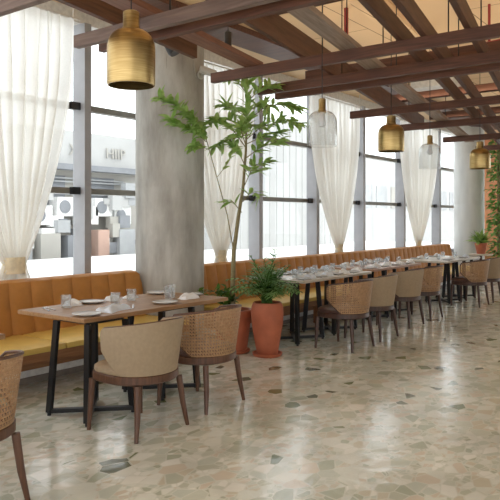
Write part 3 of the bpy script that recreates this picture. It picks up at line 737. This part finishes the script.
# far plant on a round stand
t = thing('plant_stand', 'round pale topped stand carrying the small terracotta pot at the far right', 'stand', (15.55, 4.87, 0))
bm = B(); lathe(bm, [(0, .60), (.26, .60), (.27, .61), (.27, .63), (.26, .635), (0, .635)], 40); obj('stand_top', bm, M_tpale, t)
bm = B(); lathe(bm, [(0, 0), (.18, 0), (.18, .015), (.03, .03), (.03, .60), (0, .60)], 24); obj('pedestal', bm, M_dwal, t)
t = thing('terracotta_planter', 'small terracotta pot with a spiky fern on the round stand at the far right', 'pot', (15.55, 4.87, .6355))
bm = B(); lathe(bm, [(0, 0), (.09, 0), (.13, .2), (.138, .2), (.138, .25), (.125, .25), (.12, .22), (0, .21)], 32); obj('body', bm, M_terra, t)
bm = B(); lathe(bm, [(0, .212), (.118, .212), (.118, .228), (0, .235)], 24); obj('soil', bm, M_soil, t)
t = thing('potted_fern', 'bright green spiky fern in the small pot at the far right', 'plant', (15.55, 4.87, .865))
bm = B()
for i in range(95):
    a = R.uniform(0, 2*PI); el = R.uniform(.1, 1.35)
    leaf(bm, (R.uniform(-.04, .04), R.uniform(-.04, .04), 0), (math.cos(a)*math.cos(el), math.sin(a)*math.cos(el), math.sin(el)+.25), R.uniform(.28, .42), .045, 1.1, 6)
obj('foliage', bm, M_leafC, t)
# climbing plant by the end wall
t = thing('climbing_plant', 'tall green climbing plant on a pole cut by the right edge of the photo', 'plant', (16.1, 4.62, 0))
bm = B(); lathe(bm, [(0, 0), (.2, 0), (.25, .42), (.26, .45), (.23, .45), (.2, .38), (0, .37)], 32); obj('planter', bm, M_terra, t)
bm = B(); cyl(bm, (0, 0, .36), (0, 0, 3.3), .035); obj('pole', bm, M_bark, t)
bm = B()
for i in range(520):
    z = R.uniform(.5, 3.35); a = R.uniform(0, 2*PI); q = R.uniform(.03, .2)
    leaf(bm, (q*math.cos(a), q*math.sin(a), z), (math.cos(a), math.sin(a), R.uniform(-.4, .5)), R.uniform(.12, .2), .08, 1.0, 4)
obj('foliage', bm, M_vine, t)

# ------------------------------------------------------------------ fittings near the ceiling
t = thing('security_camera', 'white bullet security camera fixed to the concrete column', 'camera', (5.66, 4.948, 3.10))
bm = B(); lathe(bm, [(0, 0), (.05, 0), (.05, .02), (.02, .03), (0, .03)], 24); bmesh.ops.rotate(bm, verts=bm.verts[:], cent=(0, 0, 0), matrix=Matrix.Rotation(PI/2, 3, 'X')); obj('mount', bm, M_camw, t)
bm = B(); tube(bm, [(0, -.02, 0), (0, -.07, 0), (.0, -.10, .01)], .012); obj('arm', bm, M_camw, t)
bm = B(); d = Vector((.75, -.6, -.28)).normalized(); c0 = Vector((-.03, -.13, .02)); tube(bm, [c0-d*.09, c0-d*.085, c0+d*.10, c0+d*.105], [.02, .042, .042, .036], 20); obj('housing', bm, M_camw, t)
bm = B(); tube(bm, [c0+d*.1055, c0+d*.11], [.03, .028], 20); obj('lens', bm, M_dark, t)
t = thing('round_spotlight', 'black round spotlight hanging under the joists before the concrete column', 'spotlight', (4.75, 4.55, 3.18))
bm = B(); tube(bm, [(0, 0, .06), (0, 0, .04), (.03, -.05, -.05), (.035, -.06, -.065)], [.03, .075, .085, .075], 20); obj('housing', bm, M_dark, t)
bm = B(); cyl(bm, (0, 0, .06), (0, 0, .569), .008); obj('stem', bm, M_dark, t)
bm = B(); tube(bm, [(0, 0, 0), (.02, -.03, -.10), (-.03, -.02, -.22), (.05, -.03, -.34), (.10, -.02, -.5), (.13, 0, -.55)], .006, 6)
for v in bm.verts: pass
tag(obj('camera_cable', bm, M_cable, None, True, (5.46, 4.95, 3.60)), 'grey cable hanging down the column above the security camera', 'cable')
bm = B(); tube(bm, [(0, 0, 0), (.01, -.02, -.2), (-.02, -.015, -.5), (0, -.01, -.72)], .006, 6)
tag(obj('loose_cable', bm, M_cable, None, True, (5.28, 5.11, 3.70)), 'pale cable dangling on the left side of the concrete column', 'cable')
t = thing('cylinder_spotlight', 'small black cylinder spotlight hanging between joists right of the column', 'spotlight', (4.99, 4.0, 3.12))
bm = B(); lathe(bm, [(0, 0), (.03, 0), (.035, .005), (.035, .15), (.02, .16), (0, .16)], 20); obj('housing', bm, M_dark, t)
bm = B(); cyl(bm, (0, 0, .16), (0, 0, .629), .004, 6); obj('cord', bm, M_dark, t)
bm = B(); lathe(bm, [(0, 0), (.05, 0), (.07, .02), (.07, .06), (0, .06)], 24)
tag(obj('smoke_detector', bm, M_dark, None, True, (6.35, 2.52, 3.69)), 'black round detector on the plywood ceiling at the top right', 'detector')
t = thing('air_vent', 'cream ceiling vent with a small grille seen between far joists', 'vent', (10.9, 4.05, 3.62))
bm = B(); box2(bm, (-.55, -.35, 0), (.55, .35, .129), .01); obj('casing', bm, M_white, t, False)
bm = B()
for k in range(7): box(bm, (-.15+k*.05, 0, -.003), (.02, .3, .012))
obj('grille', bm, M_skirt, t, False)
for nm, a, d, lb in (('sprinkler_pipe', (6.9, 1.2, 3.32), (7.3, 3.0, 3.32), 'horizontal red sprinkler pipe above the beams at the right'), ('sprinkler_drop', (6.35, 3.44, 3.45), (6.35, 3.44, 3.749), 'short vertical red sprinkler drop below the plywood ceiling'),
                     ('sprinkler_riser', (7.15, 2.15, 3.33), (7.15, 2.15, 3.749), 'thin vertical red pipe joining the sprinkler pipe to the ceiling')):
    bm = B(); cyl(bm, a, d, .024 if nm != 'sprinkler_riser' else .015, 12); tag(obj(nm, bm, M_redp), lb, 'pipe')
bm = B(); box(bm, (0, 0, 0), (5.5, .30, .10), .12, .03); tag(obj('ceiling_bulkhead', bm, M_ceil, None, False, (7.2, 3.2, 3.699)), 'long plywood bulkhead crossing the ceiling above the joists', 'bulkhead')

# ------------------------------------------------------------------ outside
bm = B(); box2(bm, (-12, 6.6, -.4), (60, 60, -.2)); box2(bm, (19.2, -40, -.4), (60, 6.6, -.2)); struct('trim_2', bm, M_roofw)
bm = B(); box2(bm, (-6, 7.6, -.2), (26, 13.2, .50)); o = tag(obj('neighbour_roof', bm, M_roofw, None, False), 'low white flat roof just outside the windows', 'roof')
t = thing('cream_building', 'cream building with a lettered parapet and outdoor units beyond the white roof', 'building', (0, 14.4, -.2))
bm = B(); box2(bm, (0, 0, 0), (13.6, 3, 3.1)); obj('wall', bm, M_fac, t, False)
bm = B(); box2(bm, (0, -.15, 3.1), (13.6, 3, 4.0)); obj('parapet', bm, M_facw, t, False)
bm = B(); box2(bm, (0, -.35, 2.95), (13.6, 0, 3.1)); obj('cornice', bm, M_facd, t, False)
for k in range(14):
    x = 4+k*.68+R.uniform(-.15, .15); z = R.choice([1.5, 1.72, 1.58]); 
    bm = B(); box(bm, (x, -.2, z+.25), (.62, .38, .5), 0, .02); u = obj('outdoor_unit', bm, M_ac, t, False)
    bm = B(); lathe(bm, [(0, 0), (.17, 0), (.17, .02), (.12, .025), (0, .025)], 20); bmesh.ops.rotate(bm, verts=bm.verts[:], cent=(0, 0, 0), matrix=Matrix.Rotation(PI/2, 3, 'X')); bmesh.ops.translate(bm, verts=bm.verts[:], vec=(x-.08, -.391, z+.25)); obj('fan', bm, M_facd, u)
for k in range(10):
    x = 5+k*.85; bm = B(); box(bm, (x, -.5, .75+.3*R.random()), (R.uniform(.35, .7), .3, R.uniform(.6, 1.0))); obj('lean_to_panel', bm, [M_facg, M_fac, M_facd, M_facr, M_facg][k % 5], t, False)
for k in range(38):
    x = R.uniform(4, 13.2); z = R.uniform(.8, 2.5); bm = B(); box(bm, (x, -.25-.3*R.random(), z), (R.uniform(.15, .5), .2, R.uniform(.12, .5))); obj('service_box', bm, R.choice([M_facg, M_fac, M_ac, M_facd, M_facw]), t, False)
for k in range(6):
    z = 2.0+.16*k; bm = B(); cyl(bm, (4, -.1, z), (13, -.1, z+R.uniform(-.1, .1)), .025, 6); obj('pipe', bm, M_facg, t)
for k in range(5):
    x = 5+k*1.7; bm = B(); box2(bm, (x, -.03, 1.9), (x+.9, 0, 2.8)); obj('window', bm, M_facd, t, False)
def text(s, x, z, size):
    cu = bpy.data.curves.new('letters', 'FONT'); cu.body = s; cu.size = size; cu.extrude = .015
    o = bpy.data.objects.new('tmp', cu); C.objects.link(o)
    dg = bpy.context.evaluated_depsgraph_get(); me = bpy.data.meshes.new_from_object(o.evaluated_get(dg)); bpy.data.objects.remove(o)
    me.materials.clear(); me.materials.append(M_fac)
    o = bpy.data.objects.new('lettering', me); C.objects.link(o); o.parent = t; o.location = (x, -.2, z); o.rotation_euler = (PI/2, 0, 0)
text('X', 11.0, 3.35, .42); text('HIIP', 12.25, 3.35, .42)
t = thing('corrugated_building', 'white corrugated building with one small window seen right of the tree', 'building', (16.0, 12.5, -.2))
bm = B()
for k in range(30): box2(bm, (k*.2, -.02 if k % 2 else 0, 0), (k*.2+.2, 3, 5.0))
obj('wall', bm, M_facw, t, False)
bm = B(); box2(bm, (.7, -.06, 2.55), (1.45, -.02, 3.5)); f = obj('window', bm, M_facg, t, False)
t = thing('distant_building', 'pale hazy building with window bands at the far right beyond the windows', 'building', (24.0, 17, -.2))
bm = B(); box2(bm, (0, 0, 0), (26, 4, 5.2)); obj('wall', bm, M_facw, t, False)
for k in range(12):
    bm = B(); box2(bm, (1+k*2, -.05, 2.3), (2.4+k*2, 0, 3.6)); obj('window', bm, M_facg if k % 3 else M_fac, t, False)
